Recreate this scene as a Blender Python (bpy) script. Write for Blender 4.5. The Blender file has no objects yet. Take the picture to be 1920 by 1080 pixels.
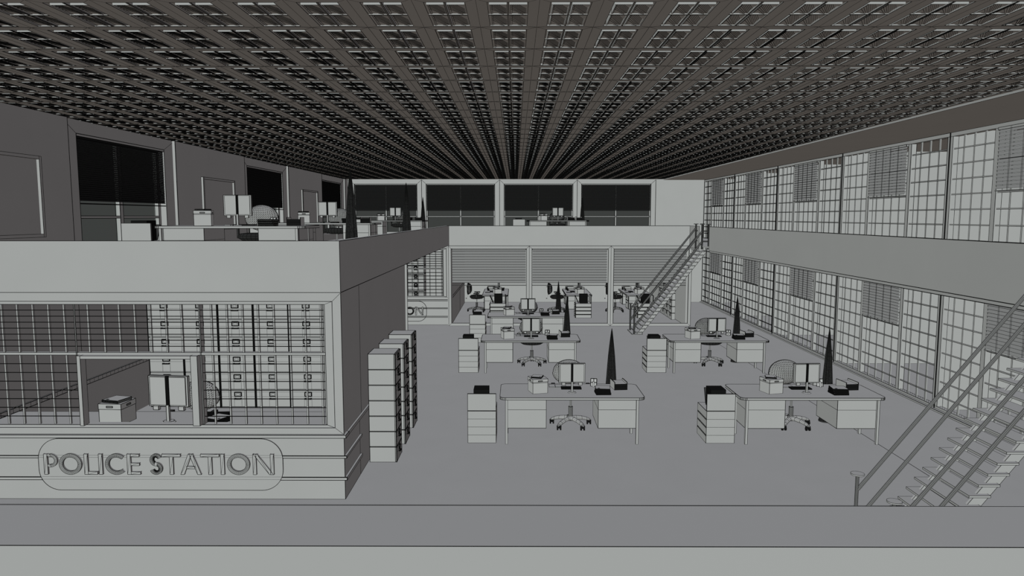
import bpy, math, random
from mathutils import Matrix, Vector
random.seed(7)
PI = math.pi
scene = bpy.context.scene
COL = scene.collection

# ------------------------------------------------------------------ materials
def mat(name, col, rough=0.9, noise=0.0, scale=6.0):
    m = bpy.data.materials.new(name); m.use_nodes = True
    nt = m.node_tree; nt.nodes.clear()
    out = nt.nodes.new('ShaderNodeOutputMaterial')
    d = nt.nodes.new('ShaderNodeBsdfDiffuse')
    d.inputs['Color'].default_value = (*col, 1); d.inputs['Roughness'].default_value = 0.0
    if noise > 0:
        tc = nt.nodes.new('ShaderNodeTexCoord'); n = nt.nodes.new('ShaderNodeTexNoise')
        n.inputs['Scale'].default_value = scale; n.inputs['Detail'].default_value = 2
        r = nt.nodes.new('ShaderNodeValToRGB')
        r.color_ramp.elements[0].position = .3; r.color_ramp.elements[1].position = .7
        r.color_ramp.elements[0].color = (*[c * (1 - noise) for c in col], 1)
        r.color_ramp.elements[1].color = (*[min(1, c * (1 + noise)) for c in col], 1)
        nt.links.new(tc.outputs['Object'], n.inputs['Vector'])
        nt.links.new(n.outputs['Fac'], r.inputs['Fac']); nt.links.new(r.outputs['Color'], d.inputs['Color'])
    nt.links.new(d.outputs[0], out.inputs[0])
    return m
A = .8
CLAY = mat('matte_clay', (A, A, A), noise=.012, scale=1.5)
INK = mat('dark_edge_line', (.012, .012, .012))
BLACK = mat('black_plastic', (.02, .02, .02))
DARK = mat('charcoal_plastic', (.09, .09, .09))
SEAT = mat('dark_seat_fabric', (.045, .045, .045))
MID = mat('grey_metal', (.34, .34, .34))
SLATD = mat('black_slat', (.022, .022, .022))
SLATG = mat('grey_slat', (.43, .43, .43))
SLATP = mat('pale_grey_slat', (.52, .52, .52))
CLOTH = mat('dark_pleated_cloth', (.04, .04, .04), noise=.5, scale=60)
GLASS = bpy.data.materials.new('window_glass'); GLASS.use_nodes = True
_n = GLASS.node_tree; _n.nodes.clear()
_o = _n.nodes.new('ShaderNodeOutputMaterial'); _t = _n.nodes.new('ShaderNodeBsdfTransparent')
_t.inputs[0].default_value = (.95, .97, .96, 1); _n.links.new(_t.outputs[0], _o.inputs[0])

def W(d): return d / 1333.0 * 1.10       # width of an edge line for things about d metres off

# ------------------------------------------------------------------ mesh builder
class MB:
    def __init__(s, w=.008, M=None):
        s.v = []; s.f = []; s.m = []; s.w = w; s.M = M
    def _add(s, vs):
        b = len(s.v)
        if s.M is not None: vs = [tuple(s.M @ Vector(v)) for v in vs]
        s.v.extend(vs); return b
    def face(s, pts, m=0, ink=False, w=None):
        b = s._add([tuple(p) for p in pts]); s.f.append(tuple(range(b, b + len(pts)))); s.m.append(m)
        if ink:
            for i in range(len(pts)): s.line(pts[i], pts[(i + 1) % len(pts)], w)
    def line(s, a, b, w=None):
        w = (w or s.w) / 2
        a = Vector(a); b = Vector(b); d = b - a
        if d.length < 1e-6: return
        d.normalize()
        if abs(d.x) > .999: p, q = Vector((0, 1, 0)), Vector((0, 0, 1))
        elif abs(d.y) > .999: p, q = Vector((1, 0, 0)), Vector((0, 0, 1))
        elif abs(d.z) > .999: p, q = Vector((1, 0, 0)), Vector((0, 1, 0))
        else:
            p = d.cross(Vector((0, 0, 1))).normalized(); q = d.cross(p)
        c = [p * w + q * w, q * w - p * w, -p * w - q * w, p * w - q * w]
        i = s._add([tuple(a + k) for k in c] + [tuple(b + k) for k in c])
        for k in range(4):
            s.f.append((i + k, i + (k + 1) % 4, i + 4 + (k + 1) % 4, i + 4 + k)); s.m.append(1)
    def box(s, x0, x1, y0, y1, z0, z1, m=0, ink=True, w=None, T=None):
        P = [(x0, y0, z0), (x1, y0, z0), (x1, y1, z0), (x0, y1, z0), (x0, y0, z1), (x1, y0, z1), (x1, y1, z1), (x0, y1, z1)]
        if T is not None: P = [tuple(T @ Vector(p)) for p in P]
        i = s._add(P)
        for q in ((0, 3, 2, 1), (4, 5, 6, 7), (0, 1, 5, 4), (1, 2, 6, 5), (2, 3, 7, 6), (3, 0, 4, 7)):
            s.f.append(tuple(i + k for k in q)); s.m.append(m)
        if ink:
            for a, b in ((0, 1), (1, 2), (2, 3), (3, 0), (4, 5), (5, 6), (6, 7), (7, 4), (0, 4), (1, 5), (2, 6), (3, 7)):
                s.line(P[a], P[b], w)
    def loft(s, rings, m=0, closed=True, caps=True, ink=0, w=None):
        """rings: lists of points of the same length.  ink 1 = ring lines, 2 = all, 3 = with diagonals"""
        n = len(rings[0]); b = [s._add([tuple(p) for p in r]) for r in rings]
        for k in range(len(rings) - 1):
            for i in range(n if closed else n - 1):
                j = (i + 1) % n
                s.f.append((b[k] + i, b[k] + j, b[k + 1] + j, b[k + 1] + i)); s.m.append(m)
                if ink >= 2: s.line(rings[k][i], rings[k + 1][i], w)
                if ink >= 3: s.line(rings[k][i], rings[k + 1][j], w)
        if caps:
            s.f.append(tuple(b[0] + i for i in reversed(range(n)))); s.m.append(m)
            s.f.append(tuple(b[-1] + i for i in range(n))); s.m.append(m)
        if ink:
            for r in rings:
                for i in range(n if closed else n - 1): s.line(r[i], r[(i + 1) % n], w)
    def tube(s, a, b, r0, r1=None, n=12, m=0, ink=0, w=None):
        r1 = r0 if r1 is None else r1
        a = Vector(a); b = Vector(b); d = (b - a).normalized()
        p = d.cross(Vector((0, 0, 1)))
        if p.length < 1e-4: p = Vector((1, 0, 0))
        p.normalize(); q = d.cross(p)
        R = [[c + p * r * math.cos(2 * PI * i / n) + q * r * math.sin(2 * PI * i / n) for i in range(n)] for c, r in ((a, r0), (b, r1))]
        s.loft(R, m=m, ink=ink, w=w)
    def mesh(s, name, mats):
        me = bpy.data.meshes.new(name); me.from_pydata(s.v, [], s.f)
        for m in mats: me.materials.append(m)
        me.polygons.foreach_set('material_index', s.m); me.update()
        return me
    def build(s, name, mats=None, parent=None):
        return link(name, s.mesh(name, mats or [CLAY, INK]), parent)

def link(name, data, parent=None, loc=None, rz=None, sc=None):
    o = bpy.data.objects.new(name, data); COL.objects.link(o)
    if parent: o.parent = parent
    if loc: o.location = loc
    if rz is not None: o.rotation_euler = (0, 0, rz)
    if sc: o.scale = (sc, sc, sc)
    return o
def tag(o, label=None, cat=None, group=None, kind=None):
    if label: o['label'] = label
    if cat: o['category'] = cat
    if group: o['group'] = group
    if kind: o['kind'] = kind
    return o
def struct(o, label=None):
    o['kind'] = 'structure'
    if label: o['label'] = label
    return o
CACHE = {}
def cached(key, fn):
    if key not in CACHE: CACHE[key] = fn()
    return CACHE[key]

# ------------------------------------------------------------------ measures of the place
XL, XR = -7.04, 7.89           # long walls
YB = 29.84                     # back wall
ZU = 2.70                      # mezzanine floor level
ZP = 3.30                      # top of the mezzanine parapets
ZS = 2.64                      # underside of the mezzanine
XM = -2.17                     # edge of the left mezzanine
XE = 5.70                      # edge of the right mezzanine
YG = 23.28                     # glass front of the back office
Y1 = 8.776                     # front of the reception booth
DY = 14.72                     # the second booth stands this much further back
ZC = 5.14                      # ceiling grid

# ------------------------------------------------------------------ floor and slabs
mb = MB(W(12))
mb.face([(XL, -3, 0), (14, -3, 0), (14, 31, 0), (XL, 31, 0)])
mb.line((5.77, 0, 0), (5.77, YG, 0), W(9)); mb.line((XL, 8.60, 0), (XE, 8.60, 0), W(6))
struct(mb.build('floor'), 'smooth grey floor of the open-plan hall')

def slab(x0, x1, y0, y1):
    m = MB(W(15)); m.box(x0, x1, y0, y1, ZS + .005, ZU, ink=False); return m
m = MB(W(15))
m.box(XL, XM - .1, Y1 + .1, YG + .1, ZS + .01, ZU, ink=False)
m.box(XL, XR, YG + .1, YB, ZS + .01, ZU, ink=False)
m.box(XE + .1, 14, .715, YG + .1, ZS + .01, ZU, ink=False)
m.box(XL, 14, -3, .6, ZS + .01, ZU, ink=False)
struct(m.build('floor_mezzanine'), 'mezzanine floor slab running around the hall')

# parapets
def parapet(name, x0, x1, y0, y1, lines, w, label, z0=ZS, z1=ZP):
    m = MB(w); m.box(x0, x1, y0, y1, z0, z1, ink=False)
    for a, b in lines: m.line(a, b)
    return struct(m.build(name), label)
parapet('wall_parapet_front', XL, XR, .623, .715, [((XL, .623, ZP), (XR, .623, ZP)), ((XL, .715, ZP), (XR, .715, ZP))], .0006, 'parapet wall along the bottom of the view, nearest the camera')
parapet('wall_parapet_booth', XL, XM, Y1, Y1 + .1, [((XL, Y1, ZP), (XM, Y1, ZP)), ((XL, Y1, 2.66), (XM, Y1, 2.66)), ((XM, Y1, ZP), (XM, Y1, 2.66))], W(8), 'parapet wall above the reception window', z0=2.655)
parapet('wall_parapet_left', XM - .1, XM, Y1 + .1, YG, [((XM, Y1, ZP), (XM, YG, ZP)), ((XM, Y1, 2.66), (XM, YG, 2.66))], W(11), 'dark-sided parapet of the left mezzanine', z0=2.655)
parapet('wall_parapet_back', XM, XE + .1, YG, YG + .1, [((XM, YG, ZP), (XE, YG, ZP)), ((XM, YG, 2.645), (XE, YG, 2.645)), ((XM, YG, 2.64), (XM, YG, ZP)), ((XE, YG, 2.64), (XE, YG, ZP))], W(20), 'parapet wall above the glass office')
mm = MB(W(13))
for (a, b) in ((.715, 6.45), (7.85, 20.95), (22.1, YG)):
    mm.box(XE, XE + .1, a, b, 2.60, ZP, ink=False)
    mm.line((XE, a, ZP), (XE, b, ZP)); mm.line((XE, a, 2.60), (XE, b, 2.60)); mm.line((XE, a, 2.6), (XE, a, ZP)); mm.line((XE, b, 2.6), (XE, b, ZP))
    mm.box(XE + .02, XE + .12, a, b, 2.55, 2.60, ink=False); mm.line((XE + .02, a, 2.55), (XE + .02, b, 2.55))
struct(mm.build('wall_parapet_right'), 'plain parapet wall of the right mezzanine')

# ------------------------------------------------------------------ ceiling
m = MB(W(12))
m.face([(XL - .3, -3, 5.36), (14.2, -3, 5.36), (14.2, 31, 5.36), (XL - .3, 31, 5.36)])
m.box(6.15, XR + .1, -3, YB, 5.11, 5.2, ink=False)
m.line((6.15, -3, 5.11), (6.15, YB, 5.11), W(8) * .6); m.line((XR, -3, 5.11), (XR, YB, 5.11), W(10))
m.box(XR + .1, 14, -3, YB, 5.14, 5.2, ink=False)
struct(m.build('ceiling'), 'ceiling slab with plain soffit along the right windows')

PX, PY = .4600, .7560
GX0, GY0 = -.2850, 5.995 - 2 * .7560
def tile_parts(w):
    """one recessed light: rim, reflector and louvre, origin at the tile's near left corner on the ceiling plane"""
    u0, u1, v0, v1 = .175 * PX, .825 * PX, .095 * PY, .955 * PY
    rim = MB(w * .7)
    O = [(0, 0, 0), (PX, 0, 0), (PX, PY, 0), (0, PY, 0)]
    I = [(u0, v0, 0), (u1, v0, 0), (u1, v1, 0), (u0, v1, 0)]
    for k in range(4):
        j = (k + 1) % 4
        rim.face([O[k], I[k], I[j], O[j]][::1]); rim.line(O[k], I[k], w * .5); rim.line(I[k], I[j], w * .95)
    rim.line(O[0], O[1], w * .6); rim.line(O[0], O[3], w * .6)
    for k in range(4):
        j = (k + 1) % 4
        a, b = I[k], I[j]
        rim.face([a, b, (b[0], b[1], .006), (a[0], a[1], .006)])
    ref = MB(w * .8)
    lou = MB(w * .8)
    um, vm = (u0 + u1) / 2, (v0 + v1) / 2
    t = .010
    ref.face([(u0, v0, .13), (u1, v0, .13), (u1, v1, .13), (u0, v1, .13)])
    for ci, (a, b) in enumerate(((u0, um), (um, u1))):
        for ri, (c, d) in enumerate(((v0, vm), (vm, v1))):
            a2, b2 = a + .012, b - .008
            yb = c + (.070 if ri == 0 else .018)                # light lip across the near side of the cell
            zt_ = .055 if ri == 0 else .0035
            lou.face([(a2, yb, .001), (b2, yb, .001), (b2, yb, zt_), (a2, yb, zt_)])
            lou.line((a2, yb, .001), (b2, yb, .001), w * .7)
            xb = a2 + (.010 if ci == 0 else .006)                # lip along the left side
            lou.face([(xb, yb, .001), (xb, d - .012, .001), (xb, d - .012, .05), (xb, yb, .05)])
            lou.line((xb, yb, .001), (xb, d - .012, .001), w * .8)
            # flat reflector plate just above the opening, with long slanting ribs
            zp = .007
            ref.face([(xb, yb, zp), (b2, yb, zp), (b2, d - .004, zp), (xb, d - .004, zp)])
            for k in range(5):
                f = k / 5
                ref.line((xb + (b2 - xb) * f * .55, yb + .004, zp - .001), (b2 - .004, d - .02 - (d - yb) * f * .55, zp - .001), w * .72)
            for k in range(1, 4):
                f = k / 5
                ref.line((xb + .003, yb + (d - yb) * f * .8, zp - .001), (b2 - (b2 - xb) * f * .55, d - .02, zp - .001), w * .8)
            e = b2 - xb
            lou.face([(xb + .012, d - .010, .000), (xb + e * .80, d - .010, .000), (xb + e * .45, d - .010, zp), (xb + .012, d - .010, zp)])
            lou.line((xb + e * .80, d - .011, 0), (xb + e * .45, d - .011, zp), w * .8)
            lou.face([(b2 - .006, c + (d - c) * .35, 0), (b2 - .006, d - .02, 0), (b2 - .006, d - .09, zp), (b2 - .006, c + (d - c) * .45, zp)])
            ref.line((a2 + .02, yb, zp - .001), (a2 + .02, d - .02, zp - .001), w * .7)
    lou.box(um - t / 2, um + t / 2, v0, v1, .0, .03, ink=False); lou.line((um - t / 2, v0, 0), (um - t / 2, v1, 0), w * 1.2); lou.line((um + t / 2, v0, 0), (um + t / 2, v1, 0), w * 1.2)
    lou.box(u0, u1, vm - t / 2, vm + t / 2, .0, .004, ink=False); lou.line((u0, vm + t / 2, 0), (u1, vm + t / 2, 0), w * 1.2)
    return rim, ref, lou

tiles = []
ix0 = math.floor((XL + .07 - GX0) / PX)
for r in range(0, 40):
    y = GY0 + r * PY
    if y + PY > YB + .02: break
    for k in range(ix0, 60):
        x = GX0 + k * PX
        if x + PX > 6.20: break
        inview = abs(x + PX / 2) < .715 * (y + PY / 2) and y > 4.4
        tiles.append((x, y, inview))
near = sorted([t for t in tiles if t[2]], key=lambda t: t[1])[:300]
nearset = set((t[0], t[1]) for t in near)
rowmesh = {}
for (x, y, _) in near:
    key = round(y * 2 / 3)
    if key not in rowmesh:
        p = tile_parts(W(y) * .95)
        rowmesh[key] = [p[0].mesh('rim', [CLAY, INK]), p[1].mesh('reflector', [CLAY, INK]), p[2].mesh('louvre', [CLAY, INK])]
    ms = rowmesh[key]
    o = link('ceiling_light', None, loc=(x, y, ZC))
    tag(o, 'recessed light with four louvred cells in the nearer rows of the ceiling grid', 'ceiling light', 'recessed ceiling lights in the nearer rows')
    link('rim', ms[0], o); link('reflector', ms[1], o); link('louvre', ms[2], o)
far = MB()
for r in sorted(set(t[1] for t in tiles)):
    row = [t for t in tiles if t[1] == r and (t[0], t[1]) not in nearset]
    if not row: continue
    w = W(max(r, 6)) * 1.12
    parts = tile_parts(w)
    for p in parts:
        for (x, y, _) in row:
            b = len(far.v)
            far.v.extend([(v[0] + x, v[1] + y, v[2] + ZC) for v in p.v])
            far.f.extend([tuple(i + b for i in f) for f in p.f]); far.m.extend(p.m)
o = far.build('ceiling_light_rows')
tag(o, 'remaining recessed lights of the ceiling grid towards the back wall', 'ceiling light', kind='stuff')
# plain closing strips where the grid ends
m = MB(W(8)); yy = GY0
m.box(XL, 6.12, -3, GY0, ZC, ZC + .05, ink=False)
ylast = max(t[1] for t in tiles) + PY
m.box(XL, 6.12, ylast, YB, ZC, ZC + .05, ink=False)
xmin = min(t[0] for t in tiles); xmax = max(t[0] for t in tiles) + PX
if xmin > XL: m.box(XL - .05, xmin, GY0, ylast, ZC, ZC + .05, ink=False)
if xmax < 6.09: m.box(xmax, 6.12, GY0, ylast, ZC, ZC + .05, ink=False)
struct(m.build('trim_1'), 'plain strip closing the edges of the ceiling grid')

# ------------------------------------------------------------------ left wall, lower and upper
bays = [(11.25, 14.78), (18.52, 22.10), (25.87, 29.42), (3.95, 7.5)]
wins = [(11.55, 14.42), (18.83, 21.70), (26.12, 28.95), (4.25, 7.1)]
m = MB(W(12))
m.box(XL - .25, XL, -3, YB, -.02, ZS, ink=False)
ys = [-3, 3.95, 7.5, 11.25, 14.78, 18.52, 22.10, 25.87, 29.42, YB]
for k in range(0, len(ys), 2):
    a, b = ys[k], ys[k + 1]
    m.box(XL - .25, XL + .06, a, b, ZS, ZC + .1, ink=False)
    m.line((XL + .06, a, ZU), (XL + .06, a, ZC), W(a if a > 5 else 8)); m.line((XL + .06, b, ZU), (XL + .06, b, ZC), W(b))
for (a, b), (c, d) in zip(bays, wins):
    zt, zb = 4.93, 2.95
    m.box(XL - .25, XL, a, b, zt, ZC + .1, ink=False); m.box(XL - .25, XL, a, b, ZS, zb, ink=False)
    m.box(XL - .25, XL, a, c, zb, zt, ink=False); m.box(XL - .25, XL, d, b, zb, zt, ink=False)
    w = W(a)
    for P, Q in (((XL, c, zt), (XL, d, zt)), ((XL, c, zb), (XL, c, zt)), ((XL, d, zb), (XL, d, zt)), ((XL, a, 5.10), (XL, c, zt)), ((XL, b, 5.10), (XL, d, zt))):
        m.line(P, Q, w * (.6 if P[1] != Q[1] and P[2] != Q[2] else 1))
struct(m.build('wall_left'), 'long dark left wall with window bays above the mezzanine')

def blind(name, w, width, drop, pitch, tilt, sw, matS, label, group, ladders=(), inkw=.6, edge=2):
    """a venetian blind hanging from its head rail; local x = width, z down from 0"""
    root = bpy.data.objects.new(name, None); COL.objects.link(root)
    tag(root, label, 'blind', group)
    h = MB(w); h.box(0, width, -.02, .02, -.04, 0); h.build('head_rail', None, root)
    s = MB(w * inkw); n = int((drop - .06) / pitch)
    dy, dz = math.cos(tilt) * sw / 2, math.sin(tilt) * sw / 2
    for k in range(n):
        z = -.055 - k * pitch
        P = [(0.005, -dy, z - dz), (width - .005, -dy, z - dz), (width - .005, dy, z + dz), (.005, dy, z + dz)]
        s.face(P)
        if edge > 0: s.line(P[0], P[1])
        if edge > 1: s.line(P[2], P[3])
    s.build('slats', [matS, INK], root)
    b = MB(w * .5); b.box(0, width, -.012, .012, -drop, -drop + .014); b.build('bottom_rail', [matS, INK], root)
    if ladders:
        c = MB(w * .4)
        for f in ladders:
            c.line((width * f - .012, -.02, 0), (width * f - .012, -.02, -drop)); c.line((width * f + .012, -.02, 0), (width * f + .012, -.02, -drop))
        c.build('ladder_cord', [CLAY, INK], root)
    return root
names3 = ['nearest tall window of the left mezzanine wall', 'middle tall window of the left mezzanine wall', 'farthest tall window of the left mezzanine wall']
for i, (c, d) in enumerate(wins[:3]):
    w = W(c + 1); zt, zb = 4.93, 2.95
    m = MB(w)
    x0, x1 = XL - .20, XL - .12
    m.box(x0, x1, c, c + .08, zb, zt); m.box(x0, x1, d - .08, d, zb, zt)
    m.box(x0, x1, c, d, zt - .06, zt); m.box(x0, x1, c, d, zb, zb + .05)
    m.box(x0, x1, (c + d) / 2 - .05, (c + d) / 2 + .05, zb, zt); m.box(x0 + .01, x1 - .01, c, d, 3.57, 3.61)
    f = m.build('window_%d' % (i + 1)); struct(f, 'window frame in the ' + names3[i].replace('window ', 'bay '))
    g = MB(); g.box(x0 + .03, x0 + .04, c, d, zb, zt, ink=False); g.build('pane', [GLASS, INK], f)
    o = blind('venetian_blind', w, d - c - .01, 1.125, .0345, 1.1, .030, SLATD, 'black half-lowered venetian blind in the ' + names3[i], 'black blinds of the left wall', inkw=.75)
    o.location = (XL - .022, c + .005, zt - .002); o.rotation_euler = (0, 0, PI / 2)
# notice boards
for i, (a, b, zb) in enumerate([(8.9, 10.50, 3.30), (15.93, 17.72, 3.30), (23.35, 25.15, 3.30)]):
    w = W(a); X0 = XL + .06
    root = tag(link('notice_board', None, loc=(X0, a, zb)), ['large framed notice board at the left edge of the view on the mezzanine wall', 'tall framed board between the first and second mezzanine windows', 'tall framed board between the second and third mezzanine windows'][i], 'notice board', 'framed boards on the left mezzanine wall')
    L, H, t = b - a, 4.475 - zb, .045
    f = MB(w * .8)
    f.box(0, .05, 0, t, 0, H); f.box(0, .05, L - t, L, 0, H); f.box(0, .05, t, L - t, H - t, H); f.box(0, .05, t, L - t, 0, t)
    f.build('frame', None, root)
    p = MB(w); p.box(0, .008, t, L - t, t, H - t, ink=False); p.build('panel', None, root)

# ------------------------------------------------------------------ back wall
m = MB(W(26))
m.box(XL, XR + .1, YB, YB + .15, 0, ZS, ink=False)
bx = [(-6.70, -4.09), (-3.71, -.85), (-.465, 2.40), (2.755, 5.64)]
seam = [-7.0, -3.895, -.65, 2.577, 5.84]
zt, zb = 4.945, 2.95
m.box(XL, XR + .1, YB, YB + .15, zt, ZC + .15, ink=False); m.box(XL, XR + .1, YB, YB + .15, ZS, zb, ink=False)
e = [XL] + [q for b in bx for q in b] + [XR + .1]
for k in range(0, len(e), 2): m.box(e[k], e[k + 1], YB, YB + .15, zb, zt, ink=False)
for q in seam: m.line((q, YB, ZU), (q, YB, 5.12))
for i, (a, b) in enumerate(bx):
    m.line((a, YB, zb), (a, YB, zt)); m.line((b, YB, zb), (b, YB, zt)); m.line((a, YB, zt), (b, YB, zt))
    m.line((seam[i], YB, 5.12), (a, YB, zt), W(15)); m.line((seam[i + 1], YB, 5.12), (b, YB, zt), W(15))
m.line((XR, YB, 0), (XR, YB, 5.1)); m.line((XL, YB, 0), (XR, YB, 0), W(16))
struct(m.build('wall_back'), 'light back wall behind the glass office and mezzanine')
nb = ['leftmost back window, behind the far left mezzanine desk', 'second back window from the left corner', 'third back window, left of the centre-right pier', 'rightmost back window beside the plain wall']
for i, (a, b) in enumerate(bx):
    w = W(27); m = MB(w * .8)
    y0, y1 = YB + .06, YB + .12
    m.box(a, a + .05, y0, y1, zb, zt, w=w * .6); m.box(b - .05, b, y0, y1, zb, zt, w=w * .6)
    m.box((a + b) / 2 - .03, (a + b) / 2 + .03, y0, y1, zb, zt); m.box(a, b, y0, y1, 3.58, 3.62)
    f = m.build('window_%d' % (i + 4)); struct(f, 'frame of the ' + nb[i])
    g = MB(); g.box(a, b, y1 - .03, y1 - .02, zb, zt, ink=False); g.build('pane', [GLASS, INK], f)
    o = blind('venetian_blind', w, b - a - .02, 1.10, .0345, 1.15, .031, SLATD, 'black half-lowered venetian blind in the ' + nb[i], 'black blinds of the back wall', inkw=.5, edge=1)
    o.location = (a + .01, YB + .03, zt - .002)

# ------------------------------------------------------------------ wall behind the viewer, outer rooms
m = MB(W(5)); m.box(XL - .2, 14.1, -3.1, -3, 0, 5.36, ink=False)
m.box(14, 14.1, -3, YB + .1, 0, 5.36, ink=False)
struct(m.build('wall_front'), 'wall closing the hall behind the viewer and the rooms beyond the right windows')

seams = [.41, 4.63, 8.85, 13.06, 17.29, 21.51, 25.70, 29.84]
m = MB(W(16))
for s_ in seams[:-1]:
    m.box(XR + .065, 14, s_ - .02, s_ + .02, 0, 5.14, ink=False)
    m.line((XR + .065, s_ - .02, 0), (14, s_ - .02, 0), W(s_) * .6)
m.box(XR + .16, 14, YB - .02, YB + .1, 0, 5.14, ink=False)
struct(m.build('wall_side_rooms'), 'light partition walls seen through the right-hand windows')

# ------------------------------------------------------------------ right window walls
def win_module(L, w):
    f = MB(w)                                             # frame and posts, local x runs away from the viewer (world y)
    zb, zt = .08, 2.40
    D0, D1 = -.04, .06
    f.box(D0, D1, 0, L, 0, zb); f.box(D0, D1, 0, L, zt, zt + .07)
    for (a, b) in ((0, .075), (L - .075, L)): f.box(D0, D1, a, b, zb, zt)
    f.line((D0 - .004, 0, 0), (D0 - .004, 0, zt + .07), w * 2.2)
    f.box(D0, D1, 1.27, 1.37, zb, zt); f.box(D0, D1, 2.90, 3.0, zb, zt)
    g = MB(w * .75)
    for (a, b, n) in ((.075, 1.27, 4), (1.37, 2.90, 5), (3.0, L - .075, 4)):
        for k in range(1, n):
            y = a + (b - a) * k / n; g.box(-.012, .008, y - .014, y + .014, zb, zt, ink=False)
            g.line((-.012, y - .014, zb), (-.012, y - .014, zt), w * .55); g.line((-.012, y + .014, zb), (-.012, y + .014, zt), w * .7)
        for k in range(8):
            z = 2.18 - .271 * k; g.box(-.014, .010, a, b, z - .009, z + .009, ink=False)
            g.line((-.014, a, z + .009), (-.014, b, z + .009), w * .8); g.line((-.014, a, z - .009), (-.014, b, z - .009), w * 1.1)
        for k in range(int((b - a) / .07)):
            g.line((-.03, a + k * .07, .085), (-.03, a + k * .07, .12), w * .5)
    return f, g
wn = 8
mw = MB(W(16))
for lvl, z0 in ((0, 0.0), (1, 2.63)):
    for i in range(1, 7):
        L = seams[i + 1] - seams[i] - .002
        w = W(max(seams[i], 9) + .8)
        f, g = win_module(L, w * .8)
        o = f.build('window_%d' % wn); wn += 1
        o.location = (XR, seams[i], z0)
        struct(o, 'tall many-paned window wall section, %s storey' % ('lower' if lvl == 0 else 'upper'))
        g.build('glazing_bars', None, o)
        where = ['nearest', 'second nearest', 'third nearest', 'fourth nearest', 'fifth nearest', 'farthest'][i - 1]
        b = blind('venetian_blind', w, 1.50, 1.02, .060, 1.15, .058, SLATP,
                  'pale half-lowered venetian blind, %s of the %s right-hand windows' % (where, 'lower' if lvl == 0 else 'upper'),
                  'pale blinds of the right window wall', ladders=(.2, .4, .6, .8), inkw=.5)
        b.location = (XR - .055, seams[i] + 1.385 + 1.50, z0 + 2.40); b.rotation_euler = (0, 0, -PI / 2)
mw.box(XR, XR + .15, -3, 4.63, 0, 5.14, ink=False)
mw.box(XR, XR + .15, 4.63, YB, 2.47, 2.63, ink=False)
mw.box(XR, XR + .15, 4.63, YB, 5.10, 5.2, ink=False)
mw.line((XR, 4.63, 5.10), (XR, YB, 5.10))
struct(mw.build('wall_right'), 'solid bands of the right wall above and below the windows')
mw = MB(W(12)); mw.box(XR - .10, XR - .041, 4.63, YB, 0, .035); struct(mw.build('baseboard_right'), 'low base rail under the right-hand windows')

# ------------------------------------------------------------------ reception booths
def letters(sign, w):
    S = .006824
    def ext(quads, name, xoff, mt=None):
        L = MB(w)
        for q, diag in quads:
            F = [(x, -.028, z) for x, z in q]; B = [(x, 0, z) for x, z in q]
            L.face(F); n = len(q)
            for k in range(n):
                j = (k + 1) % n
                L.face([F[k], B[k], B[j], F[j]]); L.line(F[k], F[j], w * (1.0 if diag else .8)); L.line(B[k], F[k], w * .6)
            if diag: L.line(F[0], F[2], w * .6)
        o = L.build(name, None, sign); o.location = (xoff, 0, 0); return o
    t = .046; H = .267
    def R(x0, x1, z0, z1): return ([(x0, z0), (x1, z0), (x1, z1), (x0, z1)], True)
    def path(pts, t):
        out = []; nrm = []
        for i in range(len(pts)):
            a = pts[max(i - 1, 0)]; b = pts[min(i + 1, len(pts) - 1)]
            d = Vector((b[0] - a[0], b[1] - a[1])).normalized(); nrm.append((-d.y, d.x))
        for i in range(len(pts) - 1):
            (x, z), (u, v) = pts[i], pts[i + 1]; n, k = nrm[i], nrm[i + 1]
            out.append(([(x + n[0] * t / 2, z + n[1] * t / 2), (x - n[0] * t / 2, z - n[1] * t / 2), (u - k[0] * t / 2, v - k[1] * t / 2), (u + k[0] * t / 2, v + k[1] * t / 2)], False))
        return out
    def arc(cx, cz, rx, rz, a0, a1, n): return [(cx + rx * math.cos(math.radians(a0 + (a1 - a0) * i / n)), cz + rz * math.sin(math.radians(a0 + (a1 - a0) * i / n))) for i in range(n + 1)]
    def bar(x0, z0, x1, z1, t):                            # slanted stroke with level ends
        return ([(x0 - t / 2, z0), (x0 + t / 2, z0), (x1 + t / 2, z1), (x1 - t / 2, z1)], True)
    def P(x): return ext([R(0, t, 0, H)] + [R(t, .085, H - .036, H), R(t, .085, .095, .13)] + path(arc(.085, .181, .068, .068, 90, -90, 16), .036), 'letter_p', x)
    def O(x): return ext(path(arc(.143, H / 2, .120, .113, 0, 360, 64), t), 'letter_o', x)
    def Lc(x): return ext([R(0, t, 0, H), R(t, .165, 0, .038)], 'letter_l', x)
    def I(x): return ext([R(0, t, 0, H)], 'letter_i', x)
    def Cc(x): return ext(path(arc(.143, H / 2, .120, .113, 48, 312, 56), t), 'letter_c', x)
    def Ec(x): return ext([R(0, t, 0, H), R(t, .155, H - .036, H), R(t, .155, .115, .150), R(t, .165, 0, .036)], 'letter_e', x)
    def Sc(x): return ext(path(arc(.078, .1895, .052, .056, 25, 250, 30) + arc(.078, .0775, .056, .056, 75, -160, 32), t), 'letter_s', x)
    def T(x): return ext([R(0, .235, H - .036, H), R(.095, .141, 0, H - .036)], 'letter_t', x)
    def Ac(x): return ext([bar(.022, 0, .125, H, .046), bar(.238, 0, .137, H, .046), R(.078, .185, .075, .108)], 'letter_a', x)
    def N(x): return ext([R(0, .042, 0, H), R(.222, .264, 0, H), bar(.232, 0, .032, H, .05)], 'letter_n', x)
    fns = [(P, 87), (O, 115), (Lc, 162), (I, 189), (Cc, 201), (Ec, 242), (Sc, 284), (T, 307), (Ac, 341), (T, 379), (I, 416), (O, 428), (N, 476)]
    for f, px in fns: f((px - 87) * S)

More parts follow.
